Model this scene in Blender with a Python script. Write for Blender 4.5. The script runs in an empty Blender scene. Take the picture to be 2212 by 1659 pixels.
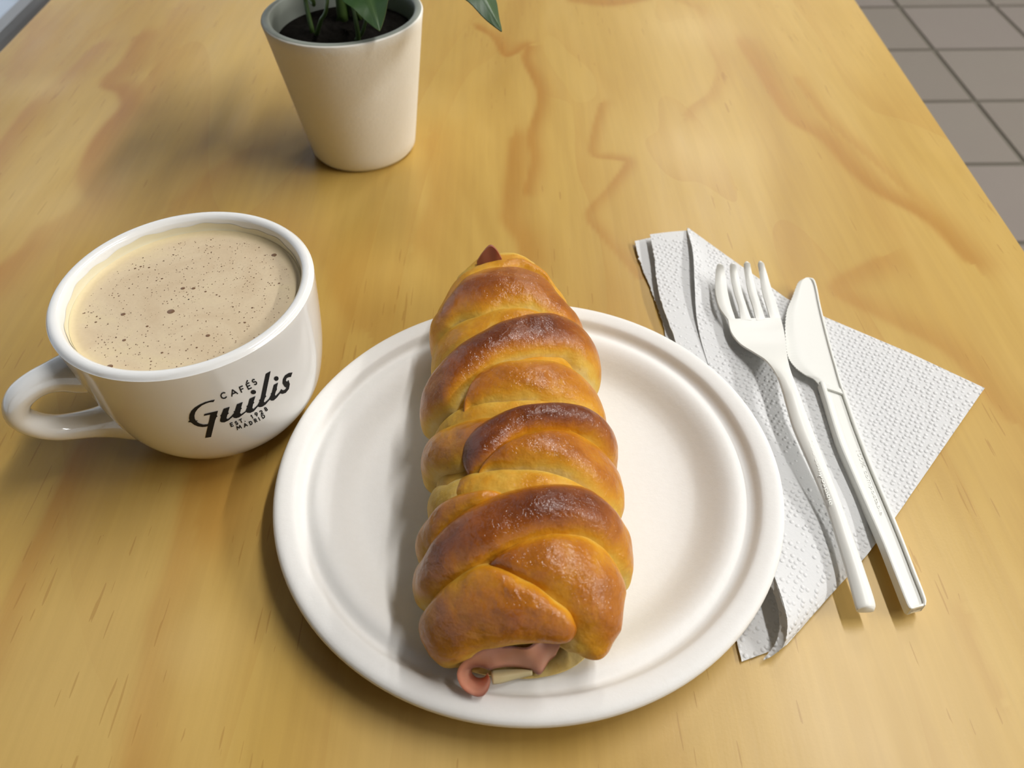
import bpy, bmesh, math, random
import numpy as np
from mathutils import Matrix, Vector
from mathutils.geometry import delaunay_2d_cdt
random.seed(4); rng = np.random.default_rng(4)

# ------------------------------------------------------------------ camera
FPX, PITCH, ROLL, CAMH = 1700.0, 0.82114825, -0.02012846, 0.25
CX, CY = 1106.0, 829.5
FW = np.array([0, math.cos(PITCH), -math.sin(PITCH)])
_rt = np.array([1.0, 0, 0]); _up = np.array([0, math.sin(PITCH), math.cos(PITCH)])
c_, s_ = math.cos(ROLL), math.sin(ROLL)
RT = c_*_rt + s_*_up
UP = -s_*_rt + c_*_up
EYE = np.array([0, 0, CAMH])
sc = bpy.context.scene
cam = bpy.data.cameras.new('camera'); cam_o = bpy.data.objects.new('camera', cam)
sc.collection.objects.link(cam_o)
m = Matrix.Identity(4)
for i in range(3):
    m[i][0] = RT[i]; m[i][1] = UP[i]; m[i][2] = -FW[i]; m[i][3] = EYE[i]
cam_o.matrix_world = m
cam.sensor_fit = 'HORIZONTAL'; cam.sensor_width = 36; cam.lens = FPX/2212*36
cam.clip_start = 0.01; cam.clip_end = 50
cam.dof.use_dof = True; cam.dof.focus_distance = 0.285; cam.dof.aperture_fstop = 15
sc.camera = cam_o

# ------------------------------------------------------------------ world, exposure, lights
w = bpy.data.worlds.new('World'); sc.world = w; w.use_nodes = True
w.node_tree.nodes['Background'].inputs[0].default_value = (0.78, 0.88, 1.0, 1)
w.node_tree.nodes['Background'].inputs[1].default_value = 2.0
sc.view_settings.view_transform = 'Standard'; sc.view_settings.look = 'None'
sc.view_settings.gamma = 1; sc.view_settings.use_curve_mapping = False
sc.view_settings.exposure = -0.50
sc.cycles.use_denoising = True
sc.cycles.max_bounces = 8; sc.cycles.diffuse_bounces = 4
sc.cycles.caustics_reflective = False; sc.cycles.caustics_refractive = False

TUBES = [  # x, y, length, watts ; tubes hang along y under the ceiling
    (0.86, 0.65, 1.5, 41), (0.86, 2.75, 1.5, 26), (2.70, 1.1, 1.5, 42), (2.70, -0.50, 1.5, 95)]  # last tube is added fill from the front right
ZC = 1.88      # ceiling height over the table top
def tube_light(x, y, L, watt):
    l = bpy.data.lights.new('ceiling_tube_light', 'AREA'); l.shape = 'RECTANGLE'
    l.size = 0.10; l.size_y = L; l.energy = watt; l.color = (1.0, 0.985, 0.965)
    o = bpy.data.objects.new('ceiling_tube_light', l); sc.collection.objects.link(o)
    o.location = (x, y, ZC-0.068)
    return o

# ------------------------------------------------------------------ helpers
C = sc.collection
def at(px, py, z=0.0):
    d = FW + (px-CX)/FPX*RT - (py-CY)/FPX*UP
    return EYE + d*((z-CAMH)/d[2])
def proj(P):
    q = np.asarray(P, float)-EYE
    z = q@FW
    return np.stack([CX+FPX*(q@RT)/z, CY-FPX*(q@UP)/z], -1)
def link(name, me, mat=None, parent=None):
    o = bpy.data.objects.new(name, me); C.objects.link(o)
    if mat and not me.materials: me.materials.append(mat)
    if parent: o.parent = parent
    return o
def mesh(name, V, F, mat=None, parent=None, smooth=True, attr=None):
    me = bpy.data.meshes.new(name)
    V = np.asarray(V, float)
    if parent is not None and parent.name.startswith('ham_bread'):
        V = V.copy()
        for q in V: q[2] = max(q[2], plate_top(q[0], q[1]))
    if parent is not None:
        V = V-np.array(parent['_o'])
    me.from_pydata([tuple(v) for v in V], [], [tuple(f) for f in F]); me.update()
    if smooth:
        me.polygons.foreach_set('use_smooth', [True]*len(me.polygons))
    if attr:
        for k, a in attr.items():
            at_ = me.attributes.new(k, 'FLOAT', 'POINT'); at_.data.foreach_set('value', np.asarray(a, float))
    return link(name, me, mat, parent)
def thing(name, label, cat, loc=(0, 0, 0), group=None):
    o = bpy.data.objects.new(name, None); C.objects.link(o); o.location = loc
    o.empty_display_size = 0.02
    o['label'] = label; o['category'] = cat; o['_o'] = [float(x) for x in loc]
    if group: o['group'] = group
    return o
def tag(o, label, cat, group=None):
    o['label'] = label; o['category'] = cat
    if group: o['group'] = group
    return o
def grid_faces(nu, nv, off=0, flip=False, cu=False, cv=False):
    F = []
    for i in range(nu if cu else nu-1):
        for j in range(nv if cv else nv-1):
            a = off+i*nv+j; b = off+((i+1) % nu)*nv+j
            c = off+((i+1) % nu)*nv+(j+1) % nv; d = off+i*nv+(j+1) % nv
            F.append((a, d, c, b) if flip else (a, b, c, d))
    return F
def slab(top, bot):
    """closed solid from two (nu,nv,3) grids"""
    nu, nv = top.shape[:2]
    V = np.concatenate([top.reshape(-1, 3), bot.reshape(-1, 3)])
    n = nu*nv
    F = grid_faces(nu, nv, 0, True)+grid_faces(nu, nv, n)
    for i in range(nu-1):
        a, b = i*nv, (i+1)*nv; F.append((a, a+n, b+n, b)[::-1])
        a, b = i*nv+nv-1, (i+1)*nv+nv-1; F.append((a, b, b+n, a+n)[::-1])
    for j in range(nv-1):
        a, b = j, j+1; F.append((a, b, b+n, a+n)[::-1])
        a, b = (nu-1)*nv+j, (nu-1)*nv+j+1; F.append((a, a+n, b+n, b)[::-1])
    return V, F
def fixn(o):
    bm = bmesh.new(); bm.from_mesh(o.data)
    bmesh.ops.remove_doubles(bm, verts=bm.verts, dist=1e-6)
    bmesh.ops.recalc_face_normals(bm, faces=bm.faces); bm.to_mesh(o.data); bm.free(); o.data.set_sharp_from_angle(angle=math.radians(58)); return o
def lathe(prof, n=96, ctr=(0, 0)):
    V = []
    for r, z in prof:
        for k in range(n):
            a = 2*math.pi*k/n
            V.append((ctr[0]+r*math.cos(a), ctr[1]+r*math.sin(a), z))
    return np.array(V), grid_faces(len(prof), n, cv=True)
def box(x0, x1, y0, y1, z0, z1):
    V = [(x, y, z) for x in (x0, x1) for y in (y0, y1) for z in (z0, z1)]
    F = [(0, 1, 3, 2), (4, 6, 7, 5), (0, 4, 5, 1), (2, 3, 7, 6), (0, 2, 6, 4), (1, 5, 7, 3)]
    return V, F
def bevel(o, w, seg=2):
    md = o.modifiers.new('bevel', 'BEVEL'); md.width = w; md.segments = seg; md.limit_method = 'ANGLE'; return o
def spline(P, n):
    """Catmull-Rom through P, n samples"""
    P = np.asarray(P, float)
    Q = np.concatenate([[2*P[0]-P[1]], P, [2*P[-1]-P[-2]]])
    t = np.linspace(0, len(P)-1, n); i = np.minimum(t.astype(int), len(P)-2); f = (t-i)[:, None]
    a, b, c, d = Q[i], Q[i+1], Q[i+2], Q[i+3]
    return .5*((2*b)+(-a+c)*f+(2*a-5*b+4*c-d)*f*f+(-a+3*b-3*c+d)*f**3)
def poly(P, n):
    P = np.asarray(P, float); L = np.r_[0, np.cumsum(np.linalg.norm(np.diff(P, axis=0), axis=1))]
    t = np.linspace(0, L[-1], n)
    return np.stack([np.interp(t, L, P[:, k]) for k in range(P.shape[1])], -1)
def sweep(path, radii, n=12, squash=None):
    """tube along path (k,3); radii (k,) ; closed ends"""
    path = np.asarray(path, float); k = len(path)
    T = np.gradient(path, axis=0); T /= np.linalg.norm(T, axis=1)[:, None]
    ref = np.array([0, 0, 1.0]) if abs(T[0][2]) < .9 else np.array([1.0, 0, 0])
    V = []
    for i in range(k):
        a = np.cross(T[i], ref); a /= np.linalg.norm(a); b = np.cross(a, T[i]); ref = b
        for j in range(n):
            t = 2*math.pi*j/n
            V.append(path[i]+radii[i]*(math.cos(t)*a*(squash or 1)+math.sin(t)*b))
    F = grid_faces(k, n, cv=True)
    V += [path[0], path[-1]]
    for j in range(n):
        F.append((k*n, j, (j+1) % n)); F.append((k*n+1, (k-1)*n+(j+1) % n, (k-1)*n+j))
    return np.array(V), F

# ------------------------------------------------------------------ materials
class Mat:
    def __init__(s, name):
        s.m = bpy.data.materials.new(name); s.m.use_nodes = True
        s.t = s.m.node_tree; s.n = s.t.nodes; s.b = s.n['Principled BSDF']
    def node(s, t, **kw):
        x = s.n.new(t)
        for k, v in kw.items():
            if k in x.inputs.keys(): x.inputs[k].default_value = v
            else: setattr(x, k, v)
        return x
    def l(s, a, b): s.t.links.new(a, b)
    def set(s, **kw):
        for k, v in kw.items(): s.b.inputs[k.replace('_', ' ')].default_value = v
    def coords(s, scale=(1, 1, 1), rot=0):
        tc = s.node('ShaderNodeTexCoord'); mp = s.node('ShaderNodeMapping')
        mp.inputs['Scale'].default_value = scale; mp.inputs['Rotation'].default_value = (0, 0, rot)
        s.l(tc.outputs['Object'], mp.inputs['Vector']); return mp.outputs['Vector']
    def noise(s, vec, scale, detail=3, rough=.5, dist=0):
        x = s.node('ShaderNodeTexNoise'); x.inputs['Scale'].default_value = scale
        x.inputs['Detail'].default_value = detail; x.inputs['Roughness'].default_value = rough
        x.inputs['Distortion'].default_value = dist
        if vec: s.l(vec, x.inputs['Vector'])
        return x.outputs['Fac']
    def math(s, op, a, b=None, c=None, clamp=False):
        x = s.node('ShaderNodeMath'); x.operation = op; x.use_clamp = clamp
        for i, v in enumerate((a, b, c)):
            if v is None: continue
            if isinstance(v, (int, float)): x.inputs[i].default_value = v
            else: s.l(v, x.inputs[i])
        return x.outputs[0]
    def ramp(s, fac, stops):
        x = s.node('ShaderNodeValToRGB'); e = x.color_ramp.elements
        while len(e) < len(stops): e.new(0.5)
        for k, (p, c) in enumerate(stops):
            e[k].position = p; e[k].color = tuple(c)+(1,) if len(c) == 3 else c
        s.l(fac, x.inputs[0]); return x.outputs[0]
    def mix(s, fac, a, b, mode='MIX'):
        x = s.node('ShaderNodeMix'); x.data_type = 'RGBA'; x.blend_type = mode
        for i, v in ((0, fac), (6, a), (7, b)):
            if isinstance(v, (int, float)): x.inputs[i].default_value = v
            elif isinstance(v, tuple): x.inputs[i].default_value = v+(1,) if len(v) == 3 else v
            else: s.l(v, x.inputs[i])
        return x.outputs[2]
    def bump(s, h, strength=.3, dist=.001, prev=None):
        x = s.node('ShaderNodeBump'); x.inputs['Strength'].default_value = strength
        x.inputs['Distance'].default_value = dist
        s.l(h, x.inputs['Height'])
        if prev: s.l(prev, x.inputs['Normal'])
        s.l(x.outputs[0], s.b.inputs['Normal']); return x.outputs[0]
    def attr(s, name):
        x = s.node('ShaderNodeAttribute'); x.attribute_name = name; return x.outputs['Fac']
    def col(s, sock): s.l(sock, s.b.inputs['Base Color'])
def simple(name, col, rough=.5, **kw):
    M = Mat(name); M.set(Base_Color=tuple(col)+(1,), Roughness=rough)
    for k, v in kw.items(): M.b.inputs[k.replace('_', ' ')].default_value = v
    return M

def mat_wood():
    M = Mat('honey_plywood')
    vec = M.coords((1, 0.22, 1), 0.05)
    v2 = M.coords((1, 0.045, 1), 0.02)
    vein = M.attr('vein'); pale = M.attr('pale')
    n1 = M.noise(vec, 9, 4, .55, 1.2)
    n2 = M.noise(v2, 260, 3, .6)
    n3 = M.noise(vec, 34, 3, .5, .6)
    base = M.ramp(n1, [(.30, (.47, .285, .060)), (.5, (.54, .345, .082)), (.72, (.60, .405, .118))])
    nf = M.noise(vec, 5.5, 2, .45, .9); sw = M.math('FRACT', M.math('MULTIPLY', nf, 7.0)); sw = M.math('POWER', sw, 3.0)
    base = M.mix(M.math('MULTIPLY', sw, M.math('MULTIPLY_ADD', n3, .75, -.12, clamp=True)), base, (.45, .235, .042))
    f = M.math('MULTIPLY', vein, M.math('MULTIPLY_ADD', n3, .9, .5), clamp=True)
    c1 = M.mix(f, base, (.42, .200, .030))
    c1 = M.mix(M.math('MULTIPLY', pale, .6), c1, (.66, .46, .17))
    st = M.ramp(n2, [(.38, (.955, .945, .93)), (.62, (1.02, 1.02, 1.02))])
    c2 = M.mix(.8, c1, st, 'MULTIPLY')
    # short dark pore dashes
    pv = M.coords((1, 0.06, 1), -0.16)
    pn = M.noise(pv, 620, 1, .5); pm = M.noise(vec, 22, 2, .5)
    dash = M.math('MULTIPLY', M.math('GREATER_THAN', pn, .70), M.math('GREATER_THAN', pm, .50))
    c3 = M.mix(M.math('MULTIPLY', dash, .34), c2, (.30, .13, .02))
    M.col(c3)
    M.set(Roughness=.36, Specular_IOR_Level=.38)
    r = M.math('MULTIPLY_ADD', M.noise(vec, 60, 3), .16, .29); M.l(r, M.b.inputs['Roughness'])
    b = M.bump(n2, .12, .0004)
    M.bump(M.noise(M.coords(), 900, 2), .06, .0003, b)
    return M.m
def mat_floor_tile():
    M = Mat('grey_floor_tile')
    oi = M.node('ShaderNodeObjectInfo').outputs['Random']
    base = M.ramp(oi, [(0, (.20, .178, .148)), (.5, (.215, .192, .162)), (1, (.225, .198, .175))])
    n = M.noise(M.coords(), 6, 4); c = M.mix(M.math('MULTIPLY', n, .5), base, (.20, .165, .15))
    M.col(c); M.set(Roughness=.42)
    return M.m
def mat_plate():
    M = Mat('pressed_plant_fibre')
    n = M.noise(M.coords(), 380, 4, .7)
    c = M.mix(n, (.82, .805, .77), (.86, .85, .825)); M.col(c); M.set(Roughness=.55, Specular_IOR_Level=.35)
    b = M.bump(n, .12, .0006); M.bump(M.noise(M.coords(), 60, 3), .12, .001, b); return M.m
def mat_pot():
    M = Mat('matt_cream_ceramic')
    n = M.noise(M.coords(), 420, 3, .6)
    M.col(M.mix(n, (.86, .84, .76), (.90, .88, .81))); M.set(Roughness=.6, Specular_IOR_Level=.35)
    b = M.bump(n, .25, .0006); M.bump(M.noise(M.coords(), 120, 2), .2, .0008, b); return M.m
def mat_paper():
    M = Mat('embossed_tissue_paper')
    v = M.coords((1, 1, 1), .60)
    vo = M.node('ShaderNodeTexVoronoi'); vo.inputs['Scale'].default_value = 430; vo.inputs['Randomness'].default_value = .45
    M.l(v, vo.inputs['Vector'])
    dot = M.ramp(vo.outputs['Distance'], [(.16, (1, 1, 1)), (.42, (0, 0, 0))])
    n = M.noise(v, 900, 3)
    M.set(Base_Color=(.87, .875, .875, 1), Roughness=.9, Specular_IOR_Level=.15)
    tr = M.node('ShaderNodeBsdfTranslucent'); tr.inputs['Color'].default_value = (.86, .865, .85, 1)
    ms = M.node('ShaderNodeMixShader'); ms.inputs[0].default_value = .20
    M.l(M.b.outputs[0], ms.inputs[1]); M.l(tr.outputs[0], ms.inputs[2]); M.l(ms.outputs[0], M.n['Material Output'].inputs['Surface'])
    a = M.bump(dot, .6, .0007); M.bump(n, .15, .0005, a); 
    return M.m
def mat_dough():
    M = Mat('egg_washed_dough')
    br = M.attr('brown')
    n1 = M.noise(M.coords(), 55, 4, .6, .4); n2 = M.noise(M.coords(), 420, 3, .6)
    f = M.math('ADD', br, M.math('MULTIPLY_ADD', n1, .75, -.375)); f = M.math('ADD', f, M.math('MULTIPLY_ADD', n2, .10, -.05), clamp=True)
    c = M.ramp(f, [(0, (.70, .53, .21)), (.16, (.68, .43, .075)), (.36, (.60, .27, .016)), (.58, (.44, .145, .007)), (.80, (.25, .062, .004)), (1, (.13, .027, .003))])
    # tiny darker blisters
    vo = M.node('ShaderNodeTexVoronoi'); vo.inputs['Scale'].default_value = 190
    M.l(M.coords(), vo.inputs['Vector'])
    sp = M.ramp(vo.outputs['Distance'], [(.05, (1, 1, 1)), (.12, (0, 0, 0))])
    c = M.mix(M.math('MULTIPLY', sp, .25), c, (.25, .06, .01)); M.col(c)
    g = M.ramp(f, [(.10, (.60, .60, .60)), (.45, (.30, .30, .30))])
    M.l(g, M.b.inputs['Roughness'])
    M.set(Specular_IOR_Level=.15, Subsurface_Weight=.06, Subsurface_Scale=.01)
    M.b.inputs['Subsurface Radius'].default_value = (1, .5, .2)
    M.set(Coat_Roughness=.15); M.l(M.math('MULTIPLY', M.ramp(f, [(.2, (0, 0, 0)), (.6, (1, 1, 1))]), .50), M.b.inputs['Coat Weight'])
    b = M.bump(n1, .40, .0026); b = M.bump(M.noise(M.coords(), 170, 3, .6), .45, .0012, b); M.bump(n2, .25, .0005, b)
    cb = M.node('ShaderNodeBump'); cb.inputs['Strength'].default_value = .75; cb.inputs['Distance'].default_value = .0016
    M.l(M.noise(M.coords(), 260, 3, .65), cb.inputs['Height']); M.l(b, cb.inputs['Normal']); M.l(cb.outputs[0], M.b.inputs['Coat Normal'])
    return M.m
def mat_coffee():
    M = Mat('milky_coffee_foam')
    v = M.coords(); n = M.noise(v, 38, 4, .6, .8); n2 = M.noise(v, 900, 2)
    c = M.ramp(n, [(.3, (.65, .51, .335)), (.55, (.73, .60, .41)), (.72, (.76, .635, .41))])
    ed = M.attr('edge'); c = M.mix(ed, c, (.76, .64, .37)); c = M.mix(M.math('MULTIPLY', n2, .15), c, (.4, .28, .16)); M.col(c)
    M.set(Roughness=.48, Specular_IOR_Level=.35); M.bump(n2, .1, .0002)
    return M.m
def mat_leaf():
    M = Mat('glossy_green_leaf')
    vn = M.attr('vein'); n = M.noise(M.coords(), 60, 3)
    c = M.mix(n, (.018, .05, .012), (.035, .085, .02)); c = M.mix(M.math('MULTIPLY', vn, .6), c, (.07, .13, .035)); M.col(c)
    M.set(Roughness=.42); M.bump(vn, .3, .0008)
    return M.m
def mat_soil():
    M = Mat('dark_potting_soil'); n = M.noise(M.coords(), 260, 4, .7)
    M.col(M.mix(n, (.004, .0035, .003), (.018, .015, .012))); M.set(Roughness=.95, Specular_IOR_Level=.05); M.bump(n, .6, .002); return M.m
def mat_ham():
    M = Mat('cooked_ham')
    e = M.attr('edge'); n = M.noise(M.coords(), 140, 4)  # mask: browned ham edges, plus painted shade inside the curl
    c = M.mix(n, (.58, .235, .145), (.68, .33, .22)); c = M.mix(e, c, (.20, .045, .018)); M.col(c)
    M.set(Roughness=.38, Subsurface_Weight=.2, Subsurface_Scale=.006); M.bump(n, .2, .0006); return M.m

WOOD, TILE, PLATE, POT, PAPER, DOUGH = mat_wood(), mat_floor_tile(), mat_plate(), mat_pot(), mat_paper(), mat_dough()
COFFEE, LEAF, SOIL, HAM = mat_coffee(), mat_leaf(), mat_soil(), mat_ham()
GLAZE = simple('white_glazed_porcelain', (.87, .87, .85), .12, Specular_IOR_Level=.55, Coat_Weight=.4, Coat_Roughness=.04).m
RIMG = simple('grey_green_glazed_rim', (.30, .325, .28), .45).m
BLACKP = simple('black_print', (.010, .009, .008), .6, Specular_IOR_Level=.2).m
CPLA = simple('ivory_bioplastic', (.84, .84, .79), .36).m
ALU = simple('brushed_aluminium', (.42, .45, .49), .36, Metallic=.85).m
WALLM = simple('painted_plaster', (.74, .72, .68), .8).m
CEILM = simple('white_ceiling_board', (.80, .80, .79), .85).m
GROUT = simple('dark_grout', (.115, .103, .078), .85).m
LAMPM = simple('white_enamelled_steel', (.75, .75, .75), .4).m
DIFF = Mat('lit_tube'); DIFF.set(Base_Color=(.8, .8, .8, 1), Emission_Strength=6.0); DIFF.b.inputs['Emission Color'].default_value = (1, .96, .9, 1)
EDGEM = simple('pale_plywood_edge', (.62, .42, .17), .5).m
LEGM = simple('black_painted_steel', (.03, .03, .032), .4).m
CAV = simple('shaded_bread_crumb', (.30, .16, .045), .8).m  # crumb coloured dark: the opening's shade is put into the base colour
CHEESE = simple('melted_pale_cheese', (.68, .56, .30), .4).m
STEM = simple('green_stem', (.06, .11, .02), .45).m
BUB = simple('brown_foam_bubble', (.19, .10, .045), .35).m
GLASS = Mat('clear_window_glass'); GLASS.set(Base_Color=(1, 1, 1, 1), Roughness=0.0, Transmission_Weight=1.0, IOR=1.45); GLASS = GLASS.m

def struct(name, V, F, mat, parent=None):
    o = mesh(name, V, F, mat, parent, smooth=False)
    if parent is None: o['kind'] = 'structure'; o['_o'] = [0., 0., 0.]
    return o

# ------------------------------------------------------------------ room
ZF = -0.74
X0, X1, Y0, Y1 = -0.53, 4.10, -1.30, 4.00
fl = struct('floor', *box(X0, X1, Y0, Y1, ZF-.06, ZF-.004), GROUT)
TX, TY, TA = 0.287, 0.295, math.radians(-1.3)
cs, sn = math.cos(TA), math.sin(TA)
o0 = np.array([1.1975, 2.166])          # a joint crossing seen beside the table
tV, tF = box(-TX/2+.0065, TX/2-.0065, -TY/2+.0075, TY/2-.0075, -.010, 0)
tile_me = None; ntile = 0
for i in range(-6, 11):
    for j in range(-12, 7):
        lx, ly = (i+.5)*TX, (j+.5)*TY
        x = o0[0]+cs*lx-sn*ly; y = o0[1]+sn*lx+cs*ly
        if not (X0+.17 < x < X1-.17 and Y0+.17 < y < Y1-.17): continue
        if tile_me is None:
            o = mesh('tile', tV, tF, TILE, None, smooth=False)
            bm = bmesh.new(); bm.from_mesh(o.data); bmesh.ops.bevel(bm, geom=[e for e in bm.edges if all(v.co.z > -.001 for v in e.verts)], offset=.002, segments=1); bm.to_mesh(o.data); bm.free()
            tile_me = o.data
        else:
            o = bpy.data.objects.new('tile', tile_me); C.objects.link(o)
        o.parent = fl; o.location = (x, y, ZF); o.rotation_euler = (0, 0, TA); ntile += 1
struct('ceiling', *box(X0, X1, Y0, Y1, ZC, ZC+.05), CEILM)
struct('wall_right', *box(X1, X1+.1, Y0, Y1, ZF, ZC), WALLM)
struct('wall_back', *box(X0, X1, Y1, Y1+.1, ZF, ZC), WALLM)
wf = struct('wall_front', *box(X0, X1, Y0-.1, Y0, ZF, -.10), WALLM)
struct('wall_header', *box(X0, X1, Y0-.1, Y0, ZC-.30, ZC), WALLM, wf)
struct('wall_pier', *box(2.6, X1, Y0-.1, Y0, -.10, ZC-.30), WALLM, wf)
w2 = struct('added_fill_window', *box(X0, 2.6, Y0-.09, Y0-.02, -.10, -.05), ALU)  # window added behind the viewer for frontal daylight fill
struct('window_frame', *box(X0, 2.6, Y0-.09, Y0-.02, ZC-.35, ZC-.30), ALU, w2)
for a in (X0, .5, 1.55, 2.55):
    struct('window_frame', *box(a, a+.05, Y0-.09, Y0-.02, -.05, ZC-.35), ALU, w2)
for a, b in ((X0+.05, .5), (.55, 1.55), (1.60, 2.55)):
    struct('pane', *box(a, b, Y0-.058, Y0-.052, -.05, ZC-.35), GLASS, w2)
# left side: low wall, aluminium sill and a shop window
struct('wall_left', *box(X0-.12, X0, Y0, Y1, ZF, -.075), WALLM)
wl = struct('window_1', *box(X0-.105, X0-.045, Y0, Y1, ZC-.06, ZC), ALU)
for a in (Y0, -.1, 1.3, 2.7, Y1-.05):
    bevel(struct('window_frame', *box(X0-.105, X0-.045, a, a+.05, -.03, ZC-.06), ALU, wl), .004)
for a, b in ((Y0+.05, -.1), (-.05, 1.3), (1.35, 2.7), (2.75, Y1-.05)):
    struct('pane', *box(X0-.08, X0-.074, a, b, -.03, ZC-.06), GLASS, wl)
P = [(X0-.12, -.075), (X0-.12, -.030), (X0+.022, -.030), (X0+.024, -.027), (X0+.030, -.026), (X0+.036, -.029), (X0+.085, -.031), (X0+.091, -.0285), (X0+.097, -.0325), (X0+.0985, -.040), (X0+.0985, -.075)]
V = [(x, y, z) for y in (Y0, Y1) for x, z in P]; n = len(P)
F = [(i, (i+1) % n, n+(i+1) % n, n+i) for i in range(n)]+[tuple(range(n))[::-1], tuple(range(n, 2*n))]
o = struct('trim_1', V, F, ALU)
# ceiling lights
for k, (x, y, L, wt) in enumerate(TUBES):
    lab = ['long white tube light on the ceiling right of the table', 'long white tube light on the ceiling beyond the table', 'long white tube light on the ceiling far to the right', 'added fill tube light on the ceiling behind and right of the viewer'][k]
    t = thing('ceiling_light', lab, 'light', (x, y, ZC), 'tube lights under the ceiling')
    h = mesh('housing', *box(x-.06, x+.06, y-L/2-.03, y+L/2+.03, ZC-.04, ZC-.001), LAMPM, t, smooth=False)
    V, F = sweep([(x, y-L/2, ZC-.052), (x, y, ZC-.052), (x, y+L/2, ZC-.052)], [.011]*3, 12)
    mesh('tube', V, F, DIFF.m, t)
    lo = tube_light(x, y, L, wt); lo.parent = t; lo.location = (0, 0, -.068)

# ------------------------------------------------------------------ table
YB, YF = 1.02, -0.28
def edge_r(y): return .2610+(y-.3168)*(.0133/.3192)
def edge_l(y): return -.3681+(y-.573)*.003
table = thing('wooden_table', 'honey-varnished plywood table with brown grain figure carrying the breakfast', 'table', (-.05, .35, ZF))
veins = [  # brown grain lines of this board: points, half width (m), strength
    ([(208, 100), (137, 168), (65, 230), (6, 308), (-40, 380)], .006, .8),
    ([(300, 80), (267, 136), (234, 165), (228, 185), (260, 198), (267, 230), (228, 276), (202, 312), (182, 360), (176, 393), (192, 426), (169, 452), (124, 478), (85, 497), (59, 533), (20, 566), (-30, 610)], .008, .9),
    ([(380, 20), (350, 90), (330, 180), (300, 240)], .010, .4),
    ([(220, 900), (160, 991), (124, 1074), (96, 1138), (55, 1220), (10, 1330), (-30, 1450)], .0045, .8),
    ([(470, 900), (412, 1037), (393, 1120), (380, 1184), (361, 1257), (329, 1335), (316, 1426), (293, 1540), (274, 1670)], .0055, .75),
    ([(430, 1000), (445, 1080), (430, 1130)], .010, .8),
    ([(1030, 60), (1064, 80), (1089, 119), (1114, 114), (1139, 99), (1132, 130), (1159, 184), (1163, 229), (1144, 288), (1149, 348), (1134, 413)], .0035, 1.0),
    ([(1110, 300), (1094, 438), (1094, 477), (1124, 522), (1130, 560)], .006, .8),
    ([(1298, 224), (1283, 278), (1278, 333), (1328, 343), (1352, 353), (1313, 408), (1268, 462), (1298, 507), (1338, 552), (1380, 600)], .0028, .65),
    ([(1400, -20), (1497, 15), (1522, 50), (1532, 99), (1551, 144), (1536, 199), (1497, 229), (1482, 249)], .004, .45),
    ([(1596, 90), (1626, 134), (1666, 199), (1710, 259), (1775, 298), (1830, 358), (1894, 413), (2000, 472), (2090, 560)], .006, .8),
    ([(1720, 174), (1785, 259), (1875, 338), (1959, 413), (2060, 500)], .0035, .5),
    ([(1240, 0), (1320, 8), (1390, -4)], .012, .8),
    ([(760, 1640), (800, 1600), (830, 1660)], .01, .2),
    ([(1480, 1659), (1460, 1550), (1500, 1480)], .004, .25),
    ([(2160, 1500), (2110, 1400), (2090, 1330)], .003, .5),
    ([(1900, 560), (1800, 620), (1900, 680), (2050, 760), (2180, 900)], .006, .55),
    ([(600, 500), (700, 560), (740, 640), (780, 700)], .012, .4),
    ([(520, 330), (440, 390), (380, 440)], .008, .35),
    ([(930, 300), (940, 420), (900, 520)], .008, .3),
    ([(0, 30), (70, 60), (20, 160)], .01, .5)]
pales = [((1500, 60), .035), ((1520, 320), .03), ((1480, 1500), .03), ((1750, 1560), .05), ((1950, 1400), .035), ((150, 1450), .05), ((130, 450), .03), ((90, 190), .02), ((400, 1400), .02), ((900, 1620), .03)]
nx, ny = 300, 560
ys = np.concatenate([np.linspace(YF, .02, 20, endpoint=False), np.linspace(.02, .75, ny), np.linspace(.75, YB, 22)[1:]])
top = np.zeros((len(ys), nx, 3))
for i, y in enumerate(ys):
    top[i, :, 0] = np.linspace(edge_l(y), edge_r(y), nx); top[i, :, 1] = y
P2 = top[:, :, :2].reshape(-1, 2)
vein = np.zeros(len(P2)); pale = np.zeros(len(P2))
for pts, hw, st in veins:
    W = np.array([at(a, b, 0)[:2] for a, b in pts]); W = spline(W, len(W)*4)
    d = np.full(len(P2), 9.); sgn = np.zeros(len(P2))
    for a, b in zip(W[:-1], W[1:]):
        ab = b-a; t = np.clip(((P2-a)@ab)/(ab@ab), 0, 1); q = a+t[:, None]*ab; r = P2-q
        dd = np.hypot(r[:, 0], r[:, 1]); k = dd < d; sg = np.sign(ab[0]*r[:, 1]-ab[1]*r[:, 0]); d = np.where(k, dd, d); sgn = np.where(k, sg, sgn)
    side = np.where(sgn > 0, 2.2, .55)       # crisp on one side, fading on the other like late wood
    vein = np.maximum(vein, st*np.exp(-(d/(hw*side))**2*1.2))
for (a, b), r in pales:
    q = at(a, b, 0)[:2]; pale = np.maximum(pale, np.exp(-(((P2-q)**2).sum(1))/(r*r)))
mesh('tabletop', top.reshape(-1, 3), grid_faces(len(ys), nx, 0, True), WOOD, table, attr={'vein': vein, 'pale': pale})
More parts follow.
